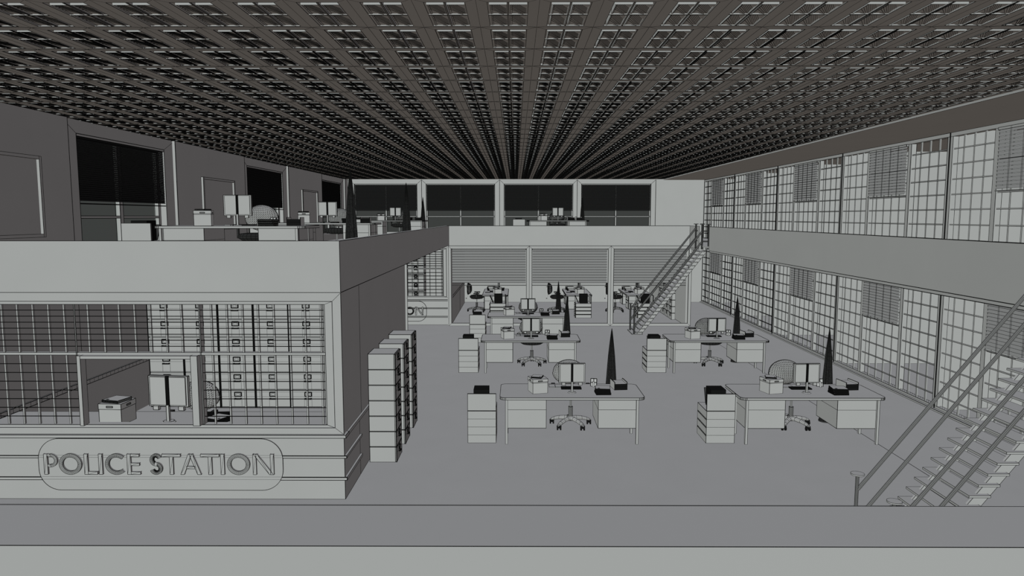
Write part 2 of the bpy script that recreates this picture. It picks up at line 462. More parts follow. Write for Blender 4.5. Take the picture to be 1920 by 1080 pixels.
def booth(y, w, which):
    word = ['front', 'far'][which]
    # walls
    m = MB(w)
    x0, x1 = XL, XM
    m.box(x0, x1, y, y + .15, 0, .81, ink=False)                                   # under the window
    m.box(x0, x1 , y, y + .15, 2.549, 2.655, ink=False)                            # head
    m.box(-2.28, x1, y, y + .15, .85, 2.549, ink=False)
    m.box(x0, x1, y + .03, y + .15, 2.507, 2.549, ink=False); m.box(-2.385, -2.28, y + .03, y + .15, .935, 2.507, ink=False)
    m.box(x0, -2.28, y, y + .15, .848, .935, ink=False); m.box(x0, -2.28, y + .03, y + .15, .935, .965, ink=False)
    m.box(x0, x1 + .03, y - .03, y + .15, .81, .848)
    m.box(x0, x1 + .03, y - .016, y, .545, .573); m.box(x0, x1 + .03, y - .016, y, .257, .292)
    m.line((x0, y, 2.549), (-2.28, y, 2.549)); m.line((-2.28, y, 2.549), (-2.28, y, .935)); m.line((-2.28, y, .935), (x0, y, .935), w * .7)
    m.line((x0, y + .03, 2.507), (-2.385, y + .03, 2.507)); m.line((-2.385, y + .03, 2.507), (-2.385, y + .03, .965)); m.line((x0, y + .03, .965), (-2.385, y + .03, .965))
    m.line((x1, y, 2.655), (-2.28, y, 2.549), w * .6); m.line((-2.28, y, 2.549), (-2.385, y + .03, 2.507), w * .6)
    m.line((x1, y, .85), (-2.28, y, .935), w * .6); m.line((-2.28, y, .935), (-2.385, y + .03, .965), w * .6)
    m.line((x1, y, 0), (x1, y, 2.655)); m.line((x0, y, 0), (x1, y, 0))
    m.line((x0, y, .852), (x1, y, .852), w * .7)
    struct(m.build('wall_reception_%s' % word), 'booth front wall with deep window frame, %s booth' % word)
    if which == 0:
        s = MB(w)
        ye = 13.94
        s.box(x1 - .1, x1, y + .15, ye, 0, 2.655, ink=False)
        s2 = MB(w); s2.box(x1, x1 + .04, ye, ye + .05, 0, 2.655, ink=False); s2.line((x1 + .04, ye, 0), (x1 + .04, ye, 2.65), w * .8)
        s.line((x1, y, 0), (x1, ye, 0), w * 1.2)
        s.line((x1, 9.79, .85), (x1, 9.80, 2.65)); s.line((x1, 9.67, 0), (x1, 9.67, .81))
        s2.box(x1, x1 + .03, y + .15, ye, .81, .848, w=w * .7)
        s2.box(x1, x1 + .03, y, 9.69, .545, .573, w=w * .7); s2.box(x1, x1 + .03, y, 9.69, .257, .292, w=w * .7)
        struct(s2.build('trim_3'), 'ledges and end post on the side of the front booth')
        s.box(XL, x1 - .1, ye, ye + .05, 0, 2.65, ink=False)
        struct(s.build('wall_reception_side'), 'dark side wall of the front reception booth')
    # grille window
    g = MB(w * .9)
    zt, zb, zm = 2.507, .965, 1.876
    yg0, yg1 = y + .06, y + .10
    for (a, b) in ((XL, -5.545), (-5.50, -3.985), (-3.94, -2.385)):
        pass
    for xm in (-5.535, -3.965): g.box(xm - .006, xm + .006, y + .05, y + .14, zb, zt)
    if True:
        g.box(XL, -2.385, y + .05, y + .12, zm - .016, zm + .016)
        g.box(-2.41, -2.385, yg0, yg1, zb, zt)
    fr = g
    bars = MB(w * .55)
    pitch = .1965
    def vb(x, z0, z1): bars.box(x - .009, x + .009, yg0, yg0 + .022, z0, z1)
    for k in range(8):
        x = -5.675 - k * pitch
        if x > XL + .02: vb(x, zb, zt)
    for k in range(7): vb(-5.375 + k * pitch, zm, zt)
    for k in range(8): vb(-3.86 + k * pitch + .04, zb, zt)
    for k in range(1, 8):
        z = zt - k * .0765; bars.line((XL, yg0 - .004, z), (-2.40, yg0 - .004, z), w * 1.3)
    for k in range(1, 8):
        z = zm - .016 - k * .113
        bars.line((XL, yg0 - .004, z), (-5.55, yg0 - .004, z), w * 1.3); bars.line((-3.95, yg0 - .004, z), (-2.40, yg0 - .004, z), w * 1.3)
    o = fr.build('window_%d' % (30 + which)); struct(o, 'barred reception window of the %s booth' % word)
    bars.build('grille', None, o)
    # ticket opening
    t = MB(w * .8)
    a, b = -5.50, -3.985; d0, d1 = y - .02, y + .09
    z1 = 1.862
    t.box(a, a + .045, d0, d1, zb - .0, z1); t.box(b - .085, b, d0, d1, zb, z1); t.box(a + .045, b - .085, d0, d1, z1 - .04, z1)
    o2 = t.build('service_hatch_frame', None, o)
    # sign
    sg = tag(link('sign', None, loc=(-5.975, y, .328)), ['POLICE STATION sign on the front reception booth below its window', 'POLICE STATION sign of the far booth, mostly hidden with ON showing'][which], 'sign', 'station signs on the booths')
    p = MB(w * .9)
    X0, X1, Z0, Z1, r = -.087, 3.025, -.202, .471, .27
    pts = []
    for cx, cz, a0 in ((X1 - r, Z1 - r, 0), (X0 + r, Z1 - r, 90), (X0 + r, Z0 + r, 180), (X1 - r, Z0 + r, 270)):
        for k in range(13):
            an = math.radians(a0 + 90 * k / 12); pts.append((cx + r * math.cos(an), cz + r * math.sin(an)))
    for zz in (-.061, -.026, .227, .255): p.line((X0 + (.01 if zz > 0 else .03), -.0235, zz), (X1 - (.01 if zz > 0 else .03), -.0235, zz), w * .3)
    F = [(x, -.022, z) for x, z in pts]; B = [(x, -.001, z) for x, z in pts]
    p.face(F[::-1])
    for k in range(len(F)):
        j = (k + 1) % len(F); p.face([F[k], B[k], B[j], F[j]]); p.line(F[k], F[j])
    p.build('plaque', None, sg)
    ho = link('lettering', None, sg); ho.location = (0, -.024, .014)
    letters(ho, w * .75)
    return o
booth(Y1, W(8.6), 0)
booth(Y1 + DY, W(21), 1)
m = MB(W(12)); m.box(XL, XL + .03, 9.0, 13.9, .865, .93)
for k in range(40): m.line((XL + .031, 9.2 + k * .12, .87), (XL + .031, 9.2 + k * .12, .925), W(5))
struct(m.build('trim_2'), 'ledge rail along the left wall inside the front booth')

# ------------------------------------------------------------------ filing cabinets
def cabinet_meshes(w, gap=True):
    """seven drawers, front to -y, .444 wide, .40 deep, 1.614 high"""
    Wd, Dp, Hh, n = .440, .395, 1.614, 7
    p = Hh / n
    body = MB(w)
    body.box(0, Wd, .012, Dp, 0, Hh, ink=False)
    for x in (0, Wd):
        body.line((x, .0, 0), (x, .0, Hh), w * 1.7); body.line((x, Dp, 0), (x, Dp, Hh))
    for z in (0, Hh):
        body.line((0, .012, z), (Wd, .012, z)); body.line((0, Dp, z), (Wd, Dp, z)); body.line((0, .012, z), (0, Dp, z)); body.line((Wd, .012, z), (Wd, Dp, z))
    for k in range(1, n):
        for x in (0, Wd): body.line((x, .01, k * p - .004), (x, Dp, k * p - .004), w * .9); body.line((x, .01, k * p + .006), (x, Dp, k * p + .006), w * .9)
        body.line((0, Dp, k * p), (Wd, Dp, k * p))
    dr = MB(w)
    dr.box(.004, Wd - .004, 0, .02, .006, p - .008)
    for z in (.60, .87): dr.line((.01, -.001, p * z), (Wd - .01, -.001, p * z), w * .4)
    for x in (.38, .60): dr.line((Wd * x, -.001, .01), (Wd * x, -.001, p * .55), w * .4)
    ha = MB(w); c = Wd / 2
    ha.box(c - .042, c + .042, -.028, -.018, p * .5 - .006, p * .5 + .004)
    ha.box(c - .042, c - .030, -.02, 0, p * .5 - .006, p * .5 + .004); ha.box(c + .030, c + .042, -.02, 0, p * .5 - .006, p * .5 + .004)
    lb = MB(w)
    lb.box(c - .042, c + .042, -.008, 0, p * .63, p * .86, w=w * 2); lb.box(c - .022, c + .022, -.010, -.008, p * .69, p * .80, w=w * .5)
    return body.mesh('body', [CLAY, INK]), dr.mesh('drawer', [CLAY, INK]), ha.mesh('handle', [DARK, INK]), lb.mesh('label_holder', [CLAY, INK]), p
def cabinet(loc, rz, sc, w, label, group):
    me = cached(('cab', w), lambda: cabinet_meshes(w))
    r = tag(link('filing_cabinet', None, loc=loc, rz=rz, sc=sc), label, 'filing cabinet', group)
    link('body', me[0], r)
    for k in range(7):
        d = link('drawer', me[1], r); d.location = (0, 0, k * me[4])
        link('handle', me[2], d); link('label_holder', me[3], d)
    return r
for k, y in enumerate((10.16, 11.00, 11.87)):
    cabinet((-1.742, y, 0), PI / 2, 1, W(10.5 + k * .5), ['tall filing cabinet beside the booth side wall, nearest the viewer', 'tall filing cabinet beside the booth side wall, middle of the three', 'tall filing cabinet beside the booth side wall, farthest of the three'][k], 'filing cabinets along the booth side wall')
ordn = ['leftmost', 'second from the left', 'middle', 'fourth from the left', 'rightmost']
for bb in (0, 1):
    for k in range(5):
        if bb == 1 and k < 2: continue
        cabinet((-6.90 + k * .6655, 13.185 + bb * DY, 0), 0, 1.462, W((11.5, 25)[bb]) / 1.462, ('tall filing cabinet inside the front booth, %s of its row' % ordn[k]) if bb == 0 else 'tall filing cabinet behind the far booth grille, %s in view' % ['', '', 'left one', 'middle one', 'right one'][k], 'cabinets inside the %s booth' % ['front', 'far'][bb])
for k in range(4):
    c_ = cabinet((5.48, 27.0 - k * .61, 0), -PI / 2, 1, W(22), 'filing cabinet on the right wall of the glass office, %s' % ['farthest of four', 'second farthest of four', 'second nearest of four', 'nearest of four'][k], 'filing cabinets of the glass office')
    c_.scale = (1, .3, 1)

# ------------------------------------------------------------------ glass office front
m = MB(W(20))
xs = [(-2.19, -2.10), (.37, .55), (3.05, 3.23), (5.69, 5.78)]
for a, b in xs: m.box(a, b, YG, YG + .1, 0, 2.64, ink=False)
m.box(-2.19, 5.78, YG, YG + .1, 2.55, 2.64, ink=False); m.box(-2.19, 5.78, YG, YG + .1, 0, .09, ink=False)
for c in (-2.19, .46, 3.14, 5.78): m.line((c, YG, 0), (c, YG, 2.64), W(14))
m.line((-2.19, YG, 0), (5.78, YG, 0), W(14))
ed = [(-2.10, .37, -2.19, .46), (.55, 3.05, .46, 3.14), (3.23, 5.69, 3.14, 5.78)]
for a, b, c, d in ed:
    m.line((a, YG, .09), (b, YG, .09)); m.line((a, YG, 2.55), (b, YG, 2.55)); m.line((a, YG, .09), (a, YG, 2.55)); m.line((b, YG, .09), (b, YG, 2.55))
    for P, Q in (((c, 0), (a, .09)), ((d, 0), (b, .09)), ((c, 2.64), (a, 2.55)), ((d, 2.64), (b, 2.55))): m.line((P[0], YG, P[1]), (Q[0], YG, Q[1]), W(10))
struct(m.build('window_40'), 'three-bay floor-to-ceiling frame of the glass office')
bn = ['left', 'middle', 'right']
for i, (a, b, c, d) in enumerate(ed):
    o = blind('venetian_blind', W(20), b - a - .03, 1.22, .0864, 1.2, .082, SLATG, 'wide grey half-lowered blind in the %s bay of the glass office' % bn[i], 'grey blinds of the glass office', inkw=.8, edge=1)
    o.location = (a + .015, YG + .16, 2.549)
m = MB(W(22))
m.box(XM - .06, XM + .04, YG + .1, YB, 0, 2.63, ink=False)
m.line((XM + .04, YG + .1, 0), (XM + .04, YB, 0)); m.line((XM + .04, 27.2, 0), (XM + .04, 27.2, .9)); m.line((XM + .04, 24, .93), (XM + .04, YB, .90))
m.line((XM + .04, 24, .86), (XM + .04, YB, .83))
struct(m.build('wall_office_left'), 'dark left side wall of the glass office')
m = MB(W(22)); m.box(5.64, 5.78, YG + .1, YB, 0, 2.63, ink=False); m.line((5.64, YG + .1, 0), (5.64, YB, 0))
struct(m.build('wall_office_right'), 'right side wall of the glass office')

# ------------------------------------------------------------------ staircases
RAILS = [[(3.821, .83, 4.80, 2.073), (4.10, .83, 4.822, 1.765)], [(3.643, .69, 5.275, 2.769), (3.777, .519, 5.296, 2.477)]]
def staircase(y, w, label, rr=.0185):
    root = tag(link('staircase', None, loc=(3.6, y, 0)), label, 'staircase', 'steel staircases up to the right mezzanine')
    n = 24
    Wd = .78
    tm = MB(w * .6); tm.box(0, .207, 0, Wd, -.02, 0)
    tme = tm.mesh('tread', [CLAY, INK])
    for k in range(n):
        t = link('tread', tme, root); z = .0815 + .1075 * k; t.location = (.025 + z / 1.31, 0, z)
    for nm, y0 in (('stringer', .05), ('stringer', Wd - .09)):
        q = MB(w * .6)
        a = [(.129, 0), (.272, 0), (.272 + 2.55 / 1.31, 2.55), (.129 + 2.55 / 1.31, 2.55)]
        F = [(x, y0, z) for x, z in a]; B = [(x, y0 + .03, z) for x, z in a]
        q.face(F, ink=True); q.face(B[::-1])
        for i in range(4):
            j = (i + 1) % 4; q.face([F[i], F[j], B[j], B[i]])
        q.build(nm, None, root)
    pm = MB(w * .6); pm.box(-.02, .30, -.02, Wd + .08, 0, .02, w=w * .6); pm.build('base_plate', None, root)
    def post(x, yy, z0, z1):
        p = MB(w * .9); p.tube((0, 0, 0), (0, 0, z1 - z0 - .012), rr * .9, n=12, ink=1)
        for q_ in range(0, 12, 1): p.line((rr * .9 * math.cos(q_ * PI / 6), rr * .9 * math.sin(q_ * PI / 6), 0), (rr * .9 * math.cos(q_ * PI / 6), rr * .9 * math.sin(q_ * PI / 6), z1 - z0 - .012), w * .45)
        o = p.build('post', [MID, INK], root); o.location = (x, yy, z0)
        c = MB(w * .6); c.tube((0, 0, z1 - z0 - .012), (0, 0, z1 - z0), .068, n=24, ink=1); c.build('cap', [CLAY, INK], o)
    for yy in (.02, Wd - .02):
        post(.045, yy, .02, .88)
        for x in (2.05, 2.25): post(x, yy, 2.62, 3.375)
    sl = 1.235
    for yy, ends in ((.02, RAILS[0]), (Wd - .02, RAILS[1])):
        for (x0, z0, x1, z1) in ends:
            k_ = (z1 - z0) / (x1 - x0)
            zt_ = min(z1 + (5.65 - x1) * k_, 3.30); xt_ = x1 + (zt_ - z1) / k_
            a = Vector((x0 - 3.6, yy, z0)); b = Vector((xt_ - 3.6, yy, zt_))
            d = (b - a).normalized(); a2 = a - d * (a.x - .055) / d.x
            if a2.z < .04: a2 = a - d * (a.z - .04) / d.z
            R_ = MB(w); R_.tube(a2, b, rr, n=10)
            P = d.cross(Vector((0, 0, 1))).normalized(); Q = d.cross(P)
            for k in range(10):
                o_ = P * rr * math.cos(k * PI / 5) + Q * rr * math.sin(k * PI / 5); R_.line(a2 + o_, b + o_, w * .42)
            R_.build('handrail', [MID, INK], root)
        for z in (3.16, 2.85):
            R_ = MB(w); R_.box(2.05, 2.25, yy - .012, yy + .012, z - .012, z + .012); R_.build('landing_rail', [MID, INK], root)
    return root
staircase(6.59, W(7), 'nearest steel staircase at the right edge, rising to the right mezzanine')
staircase(21.56, W(21), 'far steel staircase in front of the glass office, rising to the right mezzanine', .026)

# ------------------------------------------------------------------ office furniture
def desk_parts(w):
    L, D, H = 2.29, .935, .756
    top = MB(w)
    pts = []
    r = .09
    for cx, cy, a0 in ((L - r, D - r, 0), (r, D - r, 90), (r, r, 180), (L - r, r, 270)):
        for k in range(7):
            an = math.radians(a0 + 90 * k / 6); pts.append((cx + r * math.cos(an), cy + r * math.sin(an)))
    top.loft([[(x, y, H - .034) for x, y in pts], [(x, y, H) for x, y in pts]], ink=1, w=w * .9)
    for k in range(len(pts)):
        if pts[k][1] < r: top.line((pts[k][0], pts[k][1], H - .034), (pts[k][0], pts[k][1], H), w)
    ped = MB(w); ped.box(0, .62, 0, .76, 0, .485, w=w * .85); ped.line((0, 0, .30), (.62, 0, .30), w * .6); ped.line((0, 0, .30), (0, .76, .30), w * .6); ped.line((.62, 0, .3), (.62, .76, .3), w * .6)
    for z0, z1 in ((.01, .29), (.31, .475)): ped.box(.015, .605, .76, .775, z0, z1, w=w * .7)
    ph = MB(w); ph.box(.25, .37, .775, .79, .2, .215); ph.box(.25, .37, .775, .79, .4, .415)
    leg = MB(w * .6); leg.box(-.018, .018, -.018, .018, 0, H - .034)
    return [p.mesh(n, [CLAY, INK]) for p, n in ((top, 'tabletop'), (ped, 'drawer_pedestal'), (ph, 'drawer_handles'), (leg, 'leg'))]
def mk_desk(w, loc, rz, sc, label, group):
    t, p, h, l = cached(('desk', w), lambda: desk_parts(w))
    r = tag(link('desk', None, loc=loc, rz=rz, sc=sc), label, 'desk', group)
    link('tabletop', t, r)
    for x in (.115, 1.565):
        q = link('drawer_pedestal', p, r); q.location = (x, .10, .237); link('handle', h, q)
    for x in (.105, 2.175):
        for y in (.035, .60): q = link('leg', l, r); q.location = (x, y, 0)
def monitor_parts(w):
    s = MB(w * .8); s.box(-.212, .212, 0, .03, .16, .476)
    s.box(-.192, .192, -.012, 0, .175, .466, w=w * .6)
    st = MB(w * .7); st.box(-.014, .014, -.022, -.012, .165, .475, m=0, w=w)
    for k in range(6): st.line((-.014 + k * .0056, -.023, .165), (-.014 + k * .0056, -.023, .475))
    n = MB(w * .7); n.box(-.014, .014, -.03, -.008, .01, .18)
    b = MB(w * .7)
    pts = [(.066 * math.cos(PI / 8 + k * PI / 4) * 1.05, -.02 + .07 * math.sin(PI / 8 + k * PI / 4)) for k in range(8)]
    b.loft([[(x, y, 0) for x, y in pts], [(x * .8, y * .8, .012) for x, y in pts]], ink=1)
    sp = MB(w * .7); sp.box(-.028, .028, -.012, .02, .122, .163)
    scn = MB(w); scn.box(-.2, .2, .03, .033, .172, .464, ink=False)
    return [s.mesh('casing', [CLAY, INK]), st.mesh('cable_spine', [BLACK, INK]), n.mesh('neck', [CLAY, INK]), b.mesh('base', [CLAY, INK]), sp.mesh('speaker', [CLAY, INK]), scn.mesh('screen', [DARK, INK])]
def mk_monitor(w, loc, rz, sc, label, group):
    P = cached(('mon', w), lambda: monitor_parts(w))
    r = tag(link('monitor', None, loc=loc, rz=rz, sc=sc), label, 'monitor', group)
    for i, nm in enumerate(('casing', 'cable_spine', 'neck', 'base')): link(nm, P[i], r)
    link('screen', P[5], r)
    for x in (-.137, .137): q = link('speaker', P[4], r); q.location = (x, 0, 0)
def chair_parts(w):
    # backrest: domed cushion facing -y
    b = MB(w * .50); NX, NZ = 17, 14
    def fp(i, j, back=False):
        u = -1 + 2 * i / NX; v = -1 + 2 * j / NZ
        x = u * math.sqrt(1 - v * v / 2); z = v * math.sqrt(1 - u * u / 2)
        q = max(0, 1 - max(abs(u), abs(v)) ** 2.6)
        x = x * (.275 + .01 * (v < 0)) - .012; z *= .215
        y = .335 - (.130 * q ** .7 if not back else -.03 * q) - (.02 if not back else 0)
        return (x, y, .878 + z)
    rim = [[fp(i, 0, bk) for i in range(NX)] + [fp(NX, j, bk) for j in range(NZ)] + [fp(i, NZ, bk) for i in range(NX, 0, -1)] + [fp(0, j, bk) for j in range(NZ, 0, -1)] for bk in (False, True)]
    b.loft(rim, caps=False, ink=1, w=w * .8)
    for back in (False, True):
        for i in range(NX):
            for j in range(NZ):
                q = [fp(i, j, back), fp(i + 1, j, back), fp(i + 1, j + 1, back), fp(i, j + 1, back)]
                b.face(q)
                b.line(q[0], q[1]); b.line(q[0], q[3]); b.line(q[0], q[2])
    for i in range(NX): b.line(fp(i, NZ), fp(i + 1, NZ), w * 1.2); b.line(fp(i, 0), fp(i + 1, 0), w * 1.2)
    for j in range(NZ): b.line(fp(0, j), fp(0, j + 1), w * 1.2); b.line(fp(NX, j), fp(NX, j + 1), w * 1.2)
    seat = MB(w * .6); n = 24
    def ring(rx, ry, z): return [(rx * math.cos(2 * PI * k / n), ry * math.sin(2 * PI * k / n), z) for k in range(n)]
    seat.loft([ring(.13, .12, .495), ring(.23, .21, .51), ring(.285, .255, .545), ring(.29, .26, .585), ring(.25, .225, .62), ring(.15, .14, .63)], ink=2, m=0)
    sup = MB(w * .8); sup.tube((0, .12, .50), (0, .395, .52), .022, n=8, ink=1); sup.tube((0, .39, .51), (0, .385, .95), .024, n=8, ink=1)
    col = MB(w * .8); col.tube((0, 0, .10), (0, 0, .34), .036, n=14, ink=1); col.tube((0, 0, .34), (0, 0, .50), .02, n=12, ink=1)
    for k in range(14): col.line((.036 * math.cos(k * PI / 7), .036 * math.sin(k * PI / 7), .1), (.036 * math.cos(k * PI / 7), .036 * math.sin(k * PI / 7), .34), w * .45)
    col.box(-.06, -.035, -.01, .01, .15, .19)
    arm = MB(w * .6)
    hts = [(0.02, .140, .040, .036), (.10, .140, .038, .034), (.20, .130, .036, .030), (.29, .108, .034, .028), (.345, .088, .028, .020), (.362, .078, .014, .010)]
    rings = []
    for x, z, hw, hh in hts: rings.append([(x, hw * math.cos(k * PI / 5), z + hh * math.sin(k * PI / 5)) for k in range(10)])
    arm.loft(rings, ink=2, w=w * .5)
    cas = MB(w * .8)
    for s_ in (-.026, .026): cas.tube((s_ - .012, 0, .034), (s_ + .012, 0, .034), .034, n=14, ink=0)
    cas.tube((0, 0, .03), (0, 0, .10), .014, n=8, ink=0); cas.box(-.036, .036, -.012, .012, .05, .075)
    ar = MB(w * .7)
    ar.box(-.03, .03, -.11, .10, .705, .73); ar.box(-.012, .012, -.02, .02, .56, .705); ar.box(-.05, .012, -.02, .02, .545, .56)
    return [b.mesh('backrest', [CLAY, INK]), seat.mesh('seat', [SEAT, INK]), sup.mesh('back_support', [CLAY, INK]), col.mesh('gas_column', [MID, INK]), arm.mesh('base_arm', [CLAY, INK]), cas.mesh('caster', [BLACK, INK]), ar.mesh('armrest', [DARK, INK])]
def mk_chair(w, loc, rz, sc, label, group):
    P = cached(('chair', w), lambda: chair_parts(w))
    r = tag(link('office_chair', None, loc=loc, rz=rz, sc=sc), label, 'chair', group)
    link('backrest', P[0], r); link('seat', P[1], r); link('back_support', P[2], r); link('gas_column', P[3], r)
    for k in range(5):
        a = link('base_arm', P[4], r); a.rotation_euler = (0, 0, math.radians(87 + 72 * k)); link('caster', P[5], a, loc=(.338, 0, 0), rz=-math.radians(87 + 72 * k))
    for x in (-.30, .30): a = link('armrest', P[6], r); a.location = (x, 0, 0); a.scale = (1 if x > 0 else -1, 1, 1)
def box_parts(w):
    b = MB(w * .7); b.box(-.125, .125, -.13, .13, 0, .19)
    l = MB(w * .7); l.box(-.128, .128, -.133, .133, .175, .235)
    hh = MB(w * .8); hh.box(-.035, .035, -.002, .002, 0, .017)
    return [b.mesh('box_body', [CLAY, INK]), l.mesh('lid', [CLAY, INK]), hh.mesh('hand_hole', [MID, INK])]
def mk_box(w, loc, rz, sc, label, group):
    P = cached(('box', w), lambda: box_parts(w))
    r = tag(link('archive_box', None, loc=loc, rz=rz, sc=sc), label, 'box', group)
    link('box_body', P[0], r); d = link('lid', P[1], r)
    for x, y, a in ((0, -.134, 0), (0, .134, 0), (-.129, 0, PI / 2), (.129, 0, PI / 2)): link('hand_hole', P[2], d, loc=(x, y, .195), rz=a)
def mk_simple(key, fn, mats, name, w, loc, rz, sc, label, cat, group, rx=0):
    me = cached((key, w), lambda: fn(w).mesh(name, mats))
    o = tag(link(name, me, loc=loc, rz=rz, sc=sc), label, cat, group)
    if rx: o.rotation_euler = (rx, 0, rz)
    return o
def f_keyboard(w):
    m = MB(w * .7); m.box(-.165, .165, -.075, .075, .0, .018)
    for k in range(12): m.line((-.16 + k * .029, -.07, .019), (-.16 + k * .029, .07, .019))
    for k in range(5): m.line((-.16, -.06 + k * .03, .019), (.16, -.06 + k * .03, .019))
    return m
def f_paper(w):
    m = MB(w * .6); m.box(-.14, -.04, -.085, .085, 0, .012); m.box(-.035, .14, -.08, .085, 0, .010); return m
def f_book(w):
    m = MB(w * .75); m.box(-.118, .118, -.115, .115, 0, .033, m=0)
    for z0, z1 in ((.004, .012), (.020, .028)): m.box(-.120, .116, -.117, .113, z0, z1, m=2, w=w * .8)
    m.box(-.08, -.05, -.09, -.07, .033, .035, m=2, w=w * .6); return m
def frame_parts(w):
    f = MB(w * 1.3); T = Matrix.Rotation(math.radians(-14), 4, 'X')
    f.box(-.05, .05, -.004, .004, 0, .13, T=T); 
    for a, b in (((0, -.006, .0), (0, -.006, .13)), ((-.05, -.006, .065), (.05, -.006, .065))): f.line(T @ Vector(a), T @ Vector(b))
    s = MB(w * .7); s.box(-.012, .012, .0, .004, 0, .10, T=Matrix.Translation((0, -.06, 0)) @ Matrix.Rotation(math.radians(-32), 4, 'X'))
    return [f.mesh('frame', [CLAY, INK]), s.mesh('easel_leg', [CLAY, INK])]
def tray_parts(w):
    t = MB(w * .8)
    t.box(-.10, .10, -.15, .15, 0, .006); t.box(-.106, -.100, -.15, .15, 0, .13); t.box(.100, .106, -.15, .15, 0, .13)
    t.box(-.10, .10, -.15, .15, .055, .060)
    p = MB(w)
    p.box(-.096, .096, -.155, .14, .008, .052, m=0, ink=False); p.box(-.096, .096, -.155, .14, .062, .098, m=0, ink=False)
    p.face([(-.094, -.15, .100), (.094, -.15, .100), (.094, .14, .100), (-.094, .14, .100)], m=2, ink=True, w=w * .6)
    return [t.mesh('tray_sides', [CLAY, INK]), p.mesh('paper_stack', [BLACK, INK, CLAY])]
def unit_parts(w):
    b = MB(w * .8); b.box(0, .45, 0, .55, 0, .52)
    for k in range(1, 4): 
        b.line((0, 0, .13 * k), (.45, 0, .13 * k), w * .5)
        for x in (0, .45): b.line((x, 0, .13 * k - .012), (x, .55, .13 * k - .012), w); b.line((x, 0, .13 * k + .004), (x, .55, .13 * k + .004), w)
    d = MB(w * .8); d.box(.01, .44, .55, .565, .006, .118)
    h = MB(w * .7); h.box(.17, .28, .565, .585, .06, .072)
    return [b.mesh('body', [CLAY, INK]), d.mesh('drawer', [CLAY, INK]), h.mesh('handle', [BLACK, INK])]
def printer_parts(w):
    p = MB(w * .8); p.box(0, .45, 0, .02, 0, .272)
    q = MB(w * .6); q.box(.09, .33, .12, .40, 0, .31, m=0)
    for k in range(8): q.line((.09, .13 + k * .034, .0), (.09, .13 + k * .034, .31)); q.line((.09, .12, .035 * k + .02), (.09, .40, .035 * k + .02))
    t = MB(w * .7); t.box(.10, .32, 0, .012, 0, .26, T=Matrix.Translation((0, .44, .01)) @ Matrix.Rotation(math.radians(-25), 4, 'X'))
    return [p.mesh('rear_panel', [CLAY, INK]), q.mesh('body', [BLACK, INK]), t.mesh('paper_tray', [DARK, INK])]
def multi(key, fn, names, rootname, w, loc, rz, sc, label, cat, group):
    P = cached((key, w), lambda: fn(w))
    r = tag(link(rootname, None, loc=loc, rz=rz, sc=sc), label, cat, group)
    for n, me in zip(names, P): link(n, me, r)
    return r
def f_flag(w):
    """tall draped cloth cone, pleated"""
    m = MB(w * .35); n = 40; rings = []
    for z, r in ((0.02, .100), (.35, .090), (.665, .077), (.93, .063), (1.17, .049), (1.35, .034), (1.5, .020), (1.6, .010), (1.655, .002)):
        rings.append([(r * (1 + .22 * math.cos(6 * 2 * PI * k / n)) * math.cos(2 * PI * k / n), r * (1 + .22 * math.cos(6 * 2 * PI * k / n)) * math.sin(2 * PI * k / n), z) for k in range(n)])
    m.loft(rings, ink=2)
    return m
def f_flagbase(w):
    m = MB(w * .6); m.tube((0, 0, 0), (0, 0, .02), .12, n=24, ink=1); return m
def mk_flag(w, loc, label, group, sc=1):
    r = tag(link('draped_flag', None, loc=loc, sc=sc), label, 'flag', group)
    link('cloth', cached(('flag', w), lambda: f_flag(w).mesh('cloth', [CLOTH, INK])), r)
    link('base', cached(('flagb', w), lambda: f_flagbase(w).mesh('base', [DARK, INK])), r)

